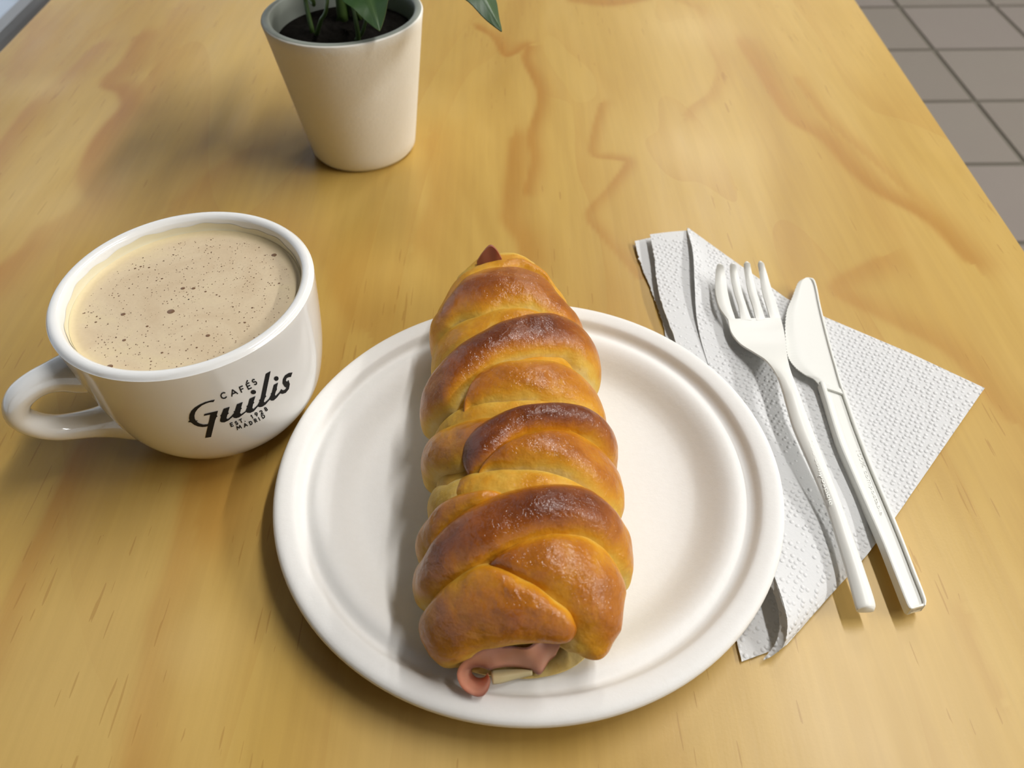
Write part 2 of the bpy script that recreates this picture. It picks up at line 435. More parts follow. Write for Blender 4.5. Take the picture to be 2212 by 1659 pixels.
# board edge and underside
def edge_loop(z, ins=0): return [(edge_l(YF)+ins, YF+ins, z), (edge_r(YF)-ins, YF+ins, z), (edge_r(YB)-ins, YB-ins, z), (edge_l(YB)+ins, YB-ins, z)]
V = edge_loop(-.00001)+edge_loop(-.022)
F = [(i, (i+1) % 4, 4+(i+1) % 4, 4+i) for i in range(4)]+[(4, 5, 6, 7)]
mesh('board_edge', V, F, EDGEM, table, smooth=False)
for x, y in ((-.30, -.20), (.18, -.20), (-.30, .94), (.20, .94)):
    mesh('leg', *box(x-.02, x+.02, y-.02, y+.02, ZF, -.0222), LEGM, table, smooth=False)
mesh('apron', *box(-.28, .18, -.185, -.165, -.08, -.0222), LEGM, table, smooth=False)
mesh('apron', *box(-.28, .20, .925, .945, -.08, -.0222), LEGM, table, smooth=False)

# ------------------------------------------------------------------ plate
PC = np.array([.0212, .7509])*(CAMH-.016); PR = .0929
pprof = [(0, .0030), (.020, .0030), (.045, .0030), (.056, .0032), (.062, .0041), (.066, .0060), (.0695, .0088), (.0725, .0110), (.0750, .0122), (.0773, .0127), (.0790, .0124), (.0806, .0117), (.0818, .0116), (.0830, .0124), (.0840, .0142), (.0850, .0153), (.0865, .0157), (.0890, .0160), (.0908, .0159), (.0920, .0154), (.0927, .0146), (.0929, .0137)]
pr = np.array(pprof)
fine = []
for k in range(len(pr)-1):
    for t in (0, .34, .67): fine.append(pr[k]*(1-t)+pr[k+1]*t)
fine.append(pr[-1]); fine = np.array(fine)
ker = np.array([1, 2, 3, 2, 1])/9
zz = np.r_[fine[:2, 1], np.convolve(fine[:, 1], ker, 'valid'), fine[-2:, 1]]
fine[:, 1] = zz
inner = [(r, z) for r, z in fine][1:]
under = [(PR-.0002, .0128), (PR-.0013, .0128)]+[(max(r-.0006, .002), z-.0016) for r, z in fine[::-1][3:-1] if r > .003]
under = [(r, max(z, .0004)) for r, z in under]
prof = [(.0003, .003)]+inner+under+[(.0003, .0014)]
V, F = lathe(prof, 160, PC)
pl = mesh('paper_plate', V, F, PLATE)
fixn(pl); tag(pl, 'round white pressed-fibre plate with ridged rim under the ham bread', 'plate')
def plate_top(x, y):
    r = math.hypot(x-PC[0], y-PC[1]); return float(np.interp(r, fine[:-3, 0], fine[:-3, 1]))+.0003 if r < PR+.002 else 0.0

# ------------------------------------------------------------------ cup and coffee
CC = np.array([-.1189, .2229]); CH = .067; CR = .0469
cup = thing('coffee_cup', 'white porcelain cup with black lettering, filled with milky coffee', 'cup', (CC[0], CC[1], 0))
kz = np.array([.0, .0022, .0045, .009, .016, .024, .034, .046, .057, .064, .0662]); kr = np.array([.565, .585, .64, .745, .840, .895, .938, .968, .988, 1.0, 1.0])*CR
zs = np.concatenate([np.linspace(0, .016, 14), np.linspace(.018, .0655, 30)])
def cup_r(z):
    return np.interp(z, kz, kr)
_s = spline(np.stack([kr, kz], -1), 60)
def cup_r(z): return np.interp(z, _s[:, 1], _s[:, 0])
outer = [(float(cup_r(z)), z) for z in zs]
rim = [(CR, .0655)]+[(CR-.0024+.0024*math.cos(a), .0648+.0024*math.sin(a)) for a in np.linspace(.35, math.pi-.3, 9)]
th = .0046
innr = [(CR-.0050, .0635), (CR-.0055, .060), (CR-.0066, .054), (CR-.009, .042), (CR-.0125, .030), (CR-.0175, .018), (CR-.026, .0095), (.010, .0065), (.0003, .0064)]
prof = [(.0003, .0016), (.0225, .0016), (.0235, .0004), (.0262, .0)]+outer[1:]+rim+innr
V, F = lathe(prof, 128, CC); o = mesh('cup_body', V, F, GLAZE, cup); fixn(o)
# handle
al = math.radians(213.5); u = np.array([math.cos(al), math.sin(al), 0]); c3 = np.array([CC[0], CC[1], 0])
hp = np.array([(.0430, .0480), (.0510, .0500), (.0580, .0500), (.0648, .0470), (.0682, .0410), (.0662, .0340), (.0600, .0275), (.0500, .0230), (.0415, .0200), (.0350, .0180)])
hs = spline(hp, 60); path = c3+hs[:, :1]*u+np.c_[np.zeros((60, 2)), hs[:, 1]]
T = np.gradient(path, axis=0); T /= np.linalg.norm(T, axis=1)[:, None]
side = np.array([-u[1], u[0], 0]); V = []; nn = 20
tt = np.linspace(0, 1, 60)
ww = .0062+.0040*np.exp(-(tt/.10)**2)+.0052*np.exp(-((1-tt)/.13)**2)-.0008*np.sin(tt*math.pi)
hh = .0038+.0030*np.exp(-(tt/.13)**2)+.0050*np.exp(-((1-tt)/.18)**2)+.0006*np.sin(tt*math.pi)
for i in range(60):
    nrm = np.cross(side, T[i])
    for j in range(nn):
        a = 2*math.pi*j/nn; V.append(path[i]+side*ww[i]*math.cos(a)+nrm*hh[i]*math.sin(a))
o = mesh('handle', V, grid_faces(60, nn, cv=True), GLAZE, cup); fixn(o)
# coffee
KZ = .0600; KR = CR-.0056
V = []; E = []; rs = np.r_[np.linspace(0.0003, KR-.003, 40), np.linspace(KR-.0026, KR, 8)]
for r in rs:
    for k in range(96):
        a = 2*math.pi*k/96; e = np.clip((r-(KR-.0055))/.0055, 0, 1)
        V.append((CC[0]+r*math.cos(a), CC[1]+r*math.sin(a), KZ+.0009*max(0, (r-(KR-.0022))/.0022)**2)); E.append(.9*e**2)
coffee = mesh('milky_coffee', V, grid_faces(len(rs), 96, cv=True), COFFEE, attr={'edge': E}); fixn(coffee)
coffee['_o'] = [0., 0., 0.]
tag(coffee, 'pale brown milky coffee with speckled foam filling the white cup', 'coffee')
# milk film left on the cup wall above the coffee
FILM = Mat('dried_milk_film'); nz = FILM.noise(FILM.coords(), 90, 3); FILM.col(FILM.mix(nz, (.80, .72, .47), (.80, .76, .60))); FILM.set(Roughness=.25); FILM = FILM.m
V = []; na = 200
for k in range(na):
    a = 2*math.pi*k/na
    hgt = .0018+.0022*(.5+.5*math.cos(a-math.radians(125)))+.0004*math.sin(a*9)+.0003*math.sin(a*23+1)
    for j in range(5):
        z = KZ+hgt*j/4; rr = float(np.interp(z, [.054, .060, .0635], [CR-.0066, CR-.0055, CR-.0050]))-.00012-(.0006 if j == 0 else 0)
        V.append((CC[0]+rr*math.cos(a), CC[1]+rr*math.sin(a), z))
mesh('milk_film', V, grid_faces(na, 5, cu=True), FILM, coffee)
def disc_px(px, py, r, name='foam_bubble', parent=coffee):
    q = at(px, py, KZ); V = [(q[0], q[1], KZ+.00025)]+[(q[0]+r*math.cos(a)*1.15, q[1]+r*math.sin(a), KZ+.00004) for a in np.linspace(0, 2*math.pi, 15)[:-1]]
    F = [(0, 1+k, 1+(k+1) % 14) for k in range(14)]
    return mesh(name, V, F, BUB, parent)
for px, py, r in ((592, 551, .00095), (369, 673, .00120), (395, 623, .00075), (418, 623, .00065), (266, 679, .00078), (449, 725, .0007), (268, 735, .0006), (237, 792, .0010), (292, 580, .0004), (304, 576, .0004), (322, 578, .0004), (207, 696, .0004), (318, 705, .00045), (529, 697, .0004), (545, 665, .0004), (603, 612, .0004), (350, 762, .00042), (425, 751, .00035), (444, 630, .0004), (468, 637, .00035), (350, 602, .0004), (209, 684, .0003)):
    disc_px(px, py, r)
V = []; F = []
for k in range(900):
    rr = math.sqrt(random.random())*(KR-.004); a = random.random()*6.283
    x, y = CC[0]+rr*math.cos(a), CC[1]+rr*math.sin(a); s = random.choice((.00010, .00012, .00014, .00020, .00026)) * (1 if random.random() < .9 else 1.3)
    b = len(V)
    for q in range(6): V.append((x+s*math.cos(q*1.047), y+s*math.sin(q*1.047), KZ+.00006))
    F.append(tuple(range(b, b+6)))
o = mesh('foam_specks', V, F, BUB, coffee, smooth=False); o['kind'] = 'stuff'

# ---- lettering on the cup: shapes laid on the wall of the cup
def cup_hit(px, py, lift=.00012):
    d = FW+(px-CX)/FPX*RT-(py-CY)/FPX*UP
    best = None
    t0 = (.0655-CAMH)/d[2]; t1 = (0.0-CAMH)/d[2]
    f = lambda t: math.hypot(EYE[0]+d[0]*t-CC[0], EYE[1]+d[1]*t-CC[1])-float(cup_r(EYE[2]+d[2]*t))-lift
    lo = t0; v0 = f(lo)
    for k in range(1, 81):
        t = t0+(t1-t0)*k/80; v = f(t)
        if v0 > 0 >= v:
            a, b = lo, t
            for _ in range(24):
                mth = (a+b)/2
                if f(mth) > 0: a = mth
                else: b = mth
            return EYE+d*b
        lo, v0 = t, v
    return None
def decal(name, polys, parent, mapper, mat, ox=0, oy=0, s=1.0, step=6):
    """polys: list of closed outlines in the letter sheet's own units"""
    V = []; F = []
    for Pn in polys:
        Pn = np.array(Pn, float)
        q = []
        for a, b in zip(Pn, np.roll(Pn, -1, 0)):
            k = max(1, int(np.linalg.norm(b-a)/step/1.0))
            for i in range(k): q.append(a+(b-a)*i/k)
        q = np.array(q); nb = len(q)
        gx = np.arange(q[:, 0].min(), q[:, 0].max(), step*2); gy = np.arange(q[:, 1].min(), q[:, 1].max(), step*2)
        G = np.array([(x, y) for x in gx for y in gy]) if len(gx)*len(gy) else np.zeros((0, 2))
        allp = [Vector(p) for p in np.concatenate([q, G])]
        vv, ee, ff, *_ = delaunay_2d_cdt(allp, [(i, (i+1) % nb) for i in range(nb)], [list(range(nb))], 1, 1e-4)
        off = len(V)
        pts = [mapper(ox+v[0]*s, oy+v[1]*s) for v in vv]
        if any(p is None for p in pts): continue
        V += pts; F += [tuple(off+i for i in f) for f in ff]
    o = mesh(name, V, F, mat, parent); fixn(o); return o
ZS = 1/7.3733
# big script word, outlines in the letter sheet (y down)
G_ = [(622, 688), (560, 700), (470, 725), (380, 765), (300, 815), (245, 870), (215, 930), (209, 985), (216, 1022), (194, 1048), (238, 1050), (290, 1090), (350, 1115), (420, 1125), (480, 1120), (508, 1110), (467, 1298), (560, 1284), (625, 1020), (645, 968), (664, 956), (652, 935), (671, 866), (455, 917), (446, 948), (548, 926), (530, 1020), (514, 1078), (440, 1086), (375, 1068), (330, 1038), (352, 1022), (318, 1022), (300, 990), (296, 945), (310, 890), (350, 835), (410, 785), (480, 750), (540, 730), (600, 726)]
u_ = [(858, 803), (762, 832), (722, 930), (702, 943), (718, 958), (704, 1010), (706, 1038), (730, 1050), (775, 1050), (840, 1018), (905, 962), (925, 978), (960, 984), (1010, 970), (1070, 925), (1120, 885), (1142, 898), (1185, 900), (1240, 875), (1305, 800), (1335, 808), (1375, 802), (1430, 765), (1495, 690), (1525, 706), (1560, 700), (1610, 655), (1660, 590), (1700, 597), (1750, 580), (1800, 520), (1816, 440), (1800, 395), (1798, 372), (1772, 402), (1752, 385), (1765, 345), (1800, 330), (1832, 328), (1858, 255), (1800, 262), (1740, 300), (1705, 360), (1700, 430), (1735, 486), (1758, 490), (1752, 515), (1722, 535), (1700, 536), (1680, 518), (1650, 568), (1590, 628), (1578, 610), (1592, 560), (1612, 523), (1608, 505), (1628, 415), (1560, 452), (1528, 580), (1506, 596), (1520, 606), (1480, 680), (1415, 735), (1402, 715), (1420, 660), (1441, 635), (1430, 618), (1510, 232), (1432, 275), (1348, 680), (1320, 700), (1335, 712), (1300, 780), (1235, 838), (1218, 820), (1230, 760), (1250, 735), (1240, 720), (1268, 630), (1175, 672), (1145, 780), (1122, 795), (1136, 808), (1110, 872), (1040, 920), (1022, 900), (1036, 845), (1052, 828), (1040, 812), (1066, 725), (972, 762), (940, 868), (914, 882), (932, 895), (890, 945), (830, 998), (806, 985), (820, 930), (845, 905), (832, 890)]
def circ(cx, cy, rx, ry, n=24): return [(cx+rx*math.cos(a)+.18*rx*math.sin(a), cy+ry*math.sin(a)-.2*ry*math.cos(a)) for a in np.linspace(0, 2*math.pi, n+1)[:-1]]
decal('script_lettering', [G_, u_, circ(1235, 568, 42, 34), circ(1600, 352, 36, 36)], cup, cup_hit, BLACKP, 380, 770, ZS, 12)
# small capitals: monoline strokes in a unit box (x right, y up)
def arc(cx, cy, rx, ry, a0, a1, n=14): return [(cx+rx*math.cos(math.radians(a)), cy+ry*math.sin(math.radians(a))) for a in np.linspace(a0, a1, n)]
GL = {
 'C': [arc(.52, .5, .5, .5, 50, 310)], 'A': [[(0, 0), (.45, 1), (.9, 0)], [(.16, .33), (.74, .33)]], 'F': [[(0, 0), (0, 1), (.6, 1)], [(0, .52), (.52, .52)]],
 'E': [[(.58, 0), (0, 0), (0, 1), (.58, 1)], [(0, .52), (.5, .52)]], "É": [[(.58, 0), (0, 0), (0, 1), (.58, 1)], [(0, .52), (.5, .52)], [(.18, 1.22), (.52, 1.50)]],
 'S': [arc(.3, .74, .26, .25, 35, 250, 10)+arc(.3, .26, .28, .27, 80, -150, 12)], 'T': [[(0, 1), (.7, 1)], [(.35, 1), (.35, 0)]], '.': [[(0, .02), (.06, .02)]],
 '1': [[(0, .8), (.25, 1), (.25, 0)]], '9': [arc(.3, .68, .28, .3, 0, 360, 18), [(.57, .62), (.2, 0)]], '2': [arc(.3, .7, .27, .29, 170, -35, 10)+[(.02, 0), (.62, 0)]],
 '8': [arc(.3, .74, .23, .25, 0, 360, 16), arc(.3, .25, .28, .26, 0, 360, 16)], 'M': [[(0, 0), (.14, 1), (.5, .25), (.86, 1), (1, 0)]], 'D': [[(0, 0), (0, 1), (.2, 1)]+arc(.2, .5, .5, .5, 90, -90, 12)+[(0, 0)]],
 'R': [[(0, 0), (0, 1), (.28, 1)]+arc(.28, .74, .26, .26, 90, -90, 8)+[(0, .48)], [(.26, .48), (.56, 0)]], 'I': [[(0, 0), (0, 1)]]}
def stroke_poly(P, w):
    P = np.array(P, float)
    d = np.gradient(P, axis=0) if len(P) > 2 else np.repeat([P[1]-P[0]], 2, 0)
    return P, w
def strokes(letters, h, wt):
    """letters: (char, x, y, angle in degrees, width) with x,y = bottom-left in the letter sheet (y down)"""
    out = []
    for ch, x, y, ang, wd in letters:
        ca, sa = math.cos(math.radians(ang)), math.sin(math.radians(ang))
        for st in GL[ch]:
            Q = np.array([(x+(px*wd)*ca-(py*h)*sa*-0.0+0, y-(px*wd)*sa-(py*h)) for px, py in st])
            Q = np.array([(x+px*wd*ca-py*h*sa, y-px*wd*sa-py*h*ca) for px, py in st])
            for a, b in zip(Q[:-1], Q[1:]):
                d = b-a; L = np.linalg.norm(d)
                if L < 1e-6: continue
                d /= L; nn_ = np.array([-d[1], d[0]])*wt/2; e = d*wt*.32
                out.append([a-e+nn_, b+e+nn_, b+e-nn_, a-e-nn_])
    return out
decal('lettering', strokes([('C', 735, 680, 20, 92), ('A', 892, 634, 24, 112), ('F', 1048, 572, 24, 86), ('É', 1158, 522, 26, 88), ('S', 1252, 458, 30, 84)], 88, 19), cup, cup_hit, BLACKP, 380, 770, ZS, 20)
decal('lettering', strokes([('E', 884, 1118, 22, 62), ('S', 960, 1092, 24, 56), ('T', 1030, 1062, 25, 62), ('.', 1102, 1036, 25, 40), ('1', 1216, 990, 27, 50), ('9', 1280, 955, 28, 60), ('2', 1358, 922, 29, 62), ('8', 1434, 872, 33, 58)], 54, 15), cup, cup_hit, BLACKP, 380, 770, ZS, 20)
decal('lettering', strokes([('M', 982, 1168, 22, 70), ('A', 1096, 1128, 25, 58), ('D', 1190, 1090, 27, 52), ('R', 1268, 1052, 28, 56), ('I', 1340, 1018, 29, 30), ('D', 1388, 988, 30, 58)], 52, 15), cup, cup_hit, BLACKP, 380, 770, ZS, 20)

# ------------------------------------------------------------------ potted plant
PB = np.array([-.086425, .432375]); RT_, RB_, HP = .0425, .0300, .0795
plant = thing('potted_plant', 'leafy green plant in a small tapered cream ceramic pot', 'plant', (PB[0], PB[1], 0))
prof = [(.0003, .0012), (RB_-.004, .0012), (RB_-.003, 0), (RB_-.0012, .0003), (RB_, .0018)]
for t in np.linspace(.04, 1, 14): prof.append((RB_+(RT_-RB_)*t+.0004, HP*t-.0008 if t > .99 else HP*t))
prof += [(RT_+.0002, HP-.0003), (RT_-.0005, HP)]
V, F = lathe(prof, 96, PB); o = mesh('pot', V, F, POT, plant); fixn(o)
prof = [(RT_-.0004, HP+.00002), (RT_-.0014, HP+.0003), (RT_-.0034, HP+.0002), (RT_-.0042, HP-.0006), (RT_-.0050, HP-.006), (RT_-.0062, HP-.016)]
V, F = lathe(prof, 96, PB); o = mesh('pot_rim', V, F, RIMG, plant); o['label'] = 'grey-green glazed rim'
V = []; rs = np.linspace(.0003, RT_-.0062, 16)
for r in rs:
    for k in range(60):
        a = 2*math.pi*k/60; V.append((PB[0]+r*math.cos(a), PB[1]+r*math.sin(a), HP-.011+.0016*math.sin(r*400+a*3)*math.cos(a*5+r*300)*min(1, (RT_-.006-r)/.006)))
mesh('soil', V, grid_faces(16, 60, cv=True), SOIL, plant)
def leaf(base, tip, width, curl=.15, fold=.25, up=(0, 0, 1), nu=22, nv=9, heart=.0):
    base, tip = np.array(base, float), np.array(tip, float)
    ax = tip-base; L = np.linalg.norm(ax); ax /= L
    up = np.array(up, float); sd = np.cross(ax, up); sd /= np.linalg.norm(sd); nr = np.cross(sd, ax)
    V = []; A = []
    for i in range(nu):
        t = i/(nu-1)
        w_ = width*(math.sin(math.pi*t**.62)**.85)*(1-.25*t)+.0002
        if t > .86: w_ = min(w_, width*.42*(1-t)/.14+.0003)
        for j in range(nv):
            s = (j/(nv-1)-.5)*2
            z = curl*L*math.sin(math.pi*t)+fold*abs(s)*w_-.10*w_*math.sin(t*16)*abs(s)
            V.append(base+ax*(t*L)+sd*(s*w_)+nr*z)
            A.append(max(0, 1-abs(s)*5) + .7*max(0, 1-6*abs(((t*7-abs(s)*1.1) % 1)-.5))*.3)
    top_ = np.array(V).reshape(nu, nv, 3)
    bt = top_-nr*.0005
    Vv, Ff = slab(top_, bt)
    o = mesh('leaf', Vv, Ff, LEAF, plant, attr={'vein': np.r_[np.clip(A, 0, 1), np.clip(A, 0, 1)]})
    fixn(o); return o
def stem(pts, r0, r1):
    P_ = spline(pts, 18); V, F = sweep(P_, np.linspace(r0, r1, 18), 8)
    mesh('stem', V, F, STEM, plant)
s1 = at(676, 75, HP-.011); s2 = at(683, 78, HP-.011); s3 = at(775, 92, HP-.011); s4 = at(768, 88, HP-.011)
stem([s1, s1+[-.001, .003, .02], at(676, 0, HP+.010)+[0, 0, 0], at(676, 0, HP+.010)+[-.012, .01, .045]], .0013, .0009)
stem([s2, at(693, 45, HP), at(707, 0, HP+.012), at(707, 0, HP+.012)+[.006, .012, .04]], .0012, .0008)
stem([s3, s3+[0, .001, .012], s3+[-.004, .006, .05], s3+[-.01, .012, .085]], .0013, .0008)
stem([s4, s4+[.006, .0, .008], s4+[.016, .004, .04], s4+[.03, .01, .07]], .0010, .0008)
stem([(PB[0]-.004, PB[1]+.018, HP-.012), (PB[0]-.003, PB[1]+.018, HP+.02), (PB[0]-.001, PB[1]+.008, HP+.08)], .003, .0018)
# two leaves seen, the rest above the frame
leaf(at(775, -72, .104), at(820, 66, .087), .0155, .06, .10, (0, -.55, .8))
leaf(at(962, -125, .118), at(1084, 67, .094), .0140, .05, -.40, (.45, -.3, .8))
for k, (az, d, z, L, wd) in enumerate([(170, .030, .135, .060, .017), (200, .034, .120, .062, .018), (140, .03, .15, .06, .018), (100, .02, .155, .06, .018), (60, .03, .15, .06, .018), (20, .03, .14, .06, .017), (225, .010, .160, .05, .017), (300, .0, .175, .05, .016), (240, .02, .15, .042, .015), (180, .01, .18, .05, .016), (10, .0, .18, .05, .015)]):
    a = math.radians(az); dr = np.array([math.cos(a), math.sin(a), 0]); b = np.array([PB[0], PB[1]+.008, z])+dr*d
    leaf(b, b+dr*L+np.array([0, 0, -.012]), wd, .10, .12)
    stem([(PB[0]+random.uniform(-.008, .012), PB[1]+random.uniform(.016, .026), HP-.012), (PB[0]+dr[0]*.006, PB[1]+.02+dr[1]*.006, HP+.02), b*.7+.3*np.array([PB[0], PB[1]+.01, z]), b+dr*.002], .001, .0007)
stem([(PB[0]+.004, PB[1]+.018, HP-.012), (PB[0]+.02, PB[1]+.02, HP+.04), at(962, -125, .118)+[-.02, .01, .01], at(962, -125, .118)], .0011, .0009)

# ------------------------------------------------------------------ ham bread
yk = np.array([.0965, .0985, .102, .108, .116, .126, .140, .155, .170, .185, .200, .214, .228, .242, .256, .268, .276, .281, .2845])
wk = np.array([.004, .0130, .0195, .0245, .0272, .0288, .0300, .0300, .0300, .0298, .0292, .0288, .0280, .0260, .0236, .0200, .0158, .0105, .003])
xk = np.array([.0010, .0010, .0015, .0028, .0034, .0026, .0020, .0020, .0015, .0010, .0003, -.0008, -.0015, -.0024, -.0034, -.0038, -.0030, -.0016, -.001])
tk = np.array([.022, .0290, .0345, .0395, .0428, .0448, .0458, .0460, .0460, .0458, .0455, .0452, .0448, .0440, .0430, .0410, .0385, .0350, .030])
bk = np.array([.0175, .0160, .0150, .0130, .0100, .0075, .0062, .0060, .0060, .0060, .0060, .0062, .0070, .0095, .0140, .0178, .0192, .0210, .025])
def bread(y, ph, off=0.0):
    """point and normal on the loaf; ph = 0 at the top, + towards +x"""
    y = np.asarray(y, float); ph = np.asarray(ph, float)
    def P(y, ph):
        w_ = np.interp(y, yk, wk); x_ = np.interp(y, yk, xk); t_ = np.interp(y, yk, tk); b_ = np.interp(y, yk, bk)
        zc = b_+(t_-b_)*.45; sx = np.sin(ph); cz = np.cos(ph)
        sx = np.sign(sx)*np.abs(sx)**.88
        x = x_+w_*sx; z = np.where(cz > 0, zc+(t_-zc)*cz, zc+(zc-b_)*np.sign(cz)*np.abs(cz)**.7)
        return np.stack([x, y, z], -1)
    p = P(y, ph); e = 1e-4
    dy = P(np.clip(y+.002, .0966, .2844), ph)-P(np.clip(y-.002, .0966, .2844), ph); dp = P(y, ph+.03)-P(y, ph-.03)
    n = np.cross(dp, dy); n /= (np.linalg.norm(n, axis=-1)[..., None]+1e-12)
    c = np.stack([np.interp(y, yk, xk), y, (np.interp(y, yk, tk)+np.interp(y, yk, bk))/2], -1)
    s = np.sign((n*(p-c)).sum(-1)); s = np.where(s == 0, 1, s); n = n*s[..., None]
    return p+n*off, n
GY, GP = np.meshgrid(np.linspace(.097, .284, 300), np.radians(np.linspace(-115, 115, 240)), indexing='ij')
gp, gn = bread(GY, GP, .003); gpx = proj(gp); vis = ((EYE-gp)*gn).sum(-1) > 0
def on_bread(px, py):
    d = (gpx[..., 0]-px)**2+(gpx[..., 1]-py)**2+np.where(vis, 0, 4000.)
    i = np.unravel_index(np.argmin(d), d.shape); return GY[i], GP[i]
loaf = thing('ham_bread', 'glossy brown braided bread roll with ham sticking out, lying across the white plate', 'bread', (0, .18, .006))
from mathutils import noise as mnoise
def nz3(p, s, seed=0): return mnoise.noise(Vector((p[0]*s+seed, p[1]*s, p[2]*s)))
# core
ysc = np.r_[np.linspace(.1085, .110, 3)[:2], np.linspace(.110, .272, 80), np.linspace(.274, .2843, 16)]; phs = np.linspace(-math.pi, math.pi, 73)[:-1]
V = []; B = []
for y in ysc:
    p, n = bread(np.full(72, y), phs, -.0010)
    for q, nn_, ph in zip(p, n, phs):
        q = q+nn_*(.0007*nz3(q, 120)+.0003*nz3(q, 300))
        if y < .106:   # hollow at the near end where the filling shows
            q = q+np.array([0, .009*max(0, 1-abs(ph)/2.0)*(.106-y)/.009, 0])*.0
        V.append(q); B.append(.06+.30*max(0, math.cos(ph))**1.5*(1 if .12 < y < .275 else .4))
fc = grid_faces(len(ysc), 72, cv=True); fc.append(tuple(range((len(ysc)-1)*72, len(ysc)*72))[::-1])
o = mesh('inner_dough', V, fc, DOUGH, loaf, attr={'brown': B}); fixn(o)
o['label'] = 'pale inner dough between the strips'
p, n_ = bread(np.full(72, .1088), phs, -.0012); cc = p.mean(0); V = []
for k in range(9):
    for q in p:
        w_ = cc+(q-cc)*max(k/8, .01); V.append(w_+np.array([0, -.0016+.0035*(1-(k/8)**2)+.0009*nz3(w_, 300), 0]))
o = mesh('bread_crumb', V, grid_faces(9, 72, cv=True), CAV, loaf)  # end face of the crumb, carrying the painted dark of the cavity

def strip(up, lo, extL=0, extR=0, base=.0005, h=.0042, brown=.6, capL=0, capR=0, n=120, mv=34, ov=.10, sharp=2.4, side=.55, seed=0, blis=0, tilt=0., pale_lo=0.0):
    """a dough strap between two edge lines; extL / extR = slope (m along y per rad) used to carry it on under the loaf"""
    U = np.array([on_bread(*q) for q in up]); L = np.array([on_bread(*q) for q in lo])
    def ext(A, first, slope):
        e = A[0] if first else A[-1]; sg = -1 if first else 1
        tgt = sg*math.radians(118)
        k = abs(tgt-e[1]); X = [np.array([e[0]+slope*k*f, e[1]+(tgt-e[1])*f]) for f in (.33, .66, 1)]
        return np.concatenate([X[::-1], A]) if first else np.concatenate([A, X])
    if extL is not None: U = ext(U, True, extL); L = ext(L, True, extL)
    if extR is not None: U = ext(U, False, extR); L = ext(L, False, extR)
    sc_ = np.array([1/.03, 1.0])
    def rs(A):
        Q = poly(A*sc_, n)/sc_
        k = np.array([1, 2, 3, 4, 3, 2, 1.])/16
        Z = np.stack([np.convolve(np.pad(Q[:, c], 3, mode='edge'), k, 'valid') for c in (0, 1)], -1); Z[0] = Q[0]; Z[-1] = Q[-1]
        return Z
    U, L = rs(U), rs(L)
    top_ = np.zeros((n, mv, 3)); B = np.zeros((n, mv))
    for i in range(n):
        t = i/(n-1); cap = 1.
        if capL: cap = min(cap, math.sqrt(max(0, 1-(1-min(1, t/capL))**2)))
        if capR: cap = min(cap, math.sqrt(max(0, 1-(1-min(1, (1-t)/capR))**2)))
        v = np.linspace(-ov, 1+ov, mv)
        if cap < 1: v = .5+(v-.5)*(.45+.55*cap)
        yy = U[i, 0]*(1-v)+L[i, 0]*v; ph = U[i, 1]*(1-v)+L[i, 1]*v
        yy = np.clip(yy, .0972, .2842)
        s = np.linspace(-1, 1, mv)
        pf = (1-np.abs(s)**sharp)**.62
        p, nr = bread(yy, ph, 0)
        wv = np.array([nz3(q, 60, seed*7) for q in p])
        under_ = np.clip((np.abs(ph)-1.75)/.4, 0, 1)
        off = -.0022+(base+.0022+h*(1+.25*wv)*(1+tilt*s))*pf*cap*(1-.45*under_)
        dsp = np.array([.00045*nz3(q, 95, seed*3+1)+.00022*nz3(q, 260, seed)+(-.0005*max(0, nz3(q, 150, seed+9)-.35)) for q in p])*pf
        top_[i] = p+nr*(off+dsp)[:, None]
        B[i] = brown*np.clip(np.cos(ph*side*1.15), 0, 1)**1.2*(.12+.88*pf**1.3)-pale_lo*np.clip(s, 0, 1)-.28*(1-pf)+.05
    o = mesh('dough_strip', top_.reshape(-1, 3), grid_faces(n, mv, 0, True), DOUGH, loaf, attr={'brown': np.clip(B.ravel(), 0, 1)})
    bm = bmesh.new(); bm.from_mesh(o.data); bm.normal_update()
    up_ = sum((f.normal.z*f.calc_area() for f in bm.faces))
    if up_ < 0: bmesh.ops.reverse_faces(bm, faces=bm.faces)
    bm.to_mesh(o.data); bm.free()
    return o
# far to near, under layers first
strip([(958, 640), (975, 605), (1020, 572), (1070, 556), (1120, 549), (1165, 572), (1198, 610)], [(950, 690), (985, 640), (1020, 600), (1075, 578), (1130, 570), (1180, 600), (1215, 650)], 0, 0, .0, .003, .34, seed=1)
strip([(962, 655), (990, 615), (1010, 592), (1060, 572), (1120, 570), (1170, 590), (1208, 640)], [(957, 712), (985, 684), (1040, 670), (1095, 652), (1150, 655), (1195, 675), (1228, 700)], 0, 0, .0008, .0042, .72, seed=2)
strip([(940, 720), (975, 692), (1030, 672), (1085, 654), (1140, 655), (1190, 672), (1226, 690)], [(933, 800), (985, 760), (1040, 720), (1090, 700), (1140, 690), (1190, 690), (1232, 712)], 0, 0, -.0004, .0028, .36, seed=3)
strip([(1000, 862), (1030, 800), (1090, 774), (1150, 770), (1200, 774), (1240, 792), (1272, 820)], [(985, 905), (1010, 868), (1090, 850), (1166, 850), (1226, 862), (1262, 876), (1281, 893)], None, -.002, .0004, .0040, .60, capL=.12, seed=4)
strip([(928, 925), (965, 880), (1010, 862), (1090, 850), (1160, 850), (1220, 862), (1275, 890)], [(935, 945), (980, 925), (1030, 900), (1090, 885), (1160, 878), (1220, 876), (1285, 895)], 0, 0, -.001, .0022, .22, seed=5)
strip([(933, 835), (985, 757), (1040, 717), (1090, 690), (1140, 677), (1190, 676), (1236, 699), (1255, 725)], [(926, 912), (965, 872), (1005, 822), (1061, 776), (1121, 753), (1181, 746), (1232, 756), (1262, 790)], .004, -.003, .0016, .0052, .98, seed=6, side=.64)
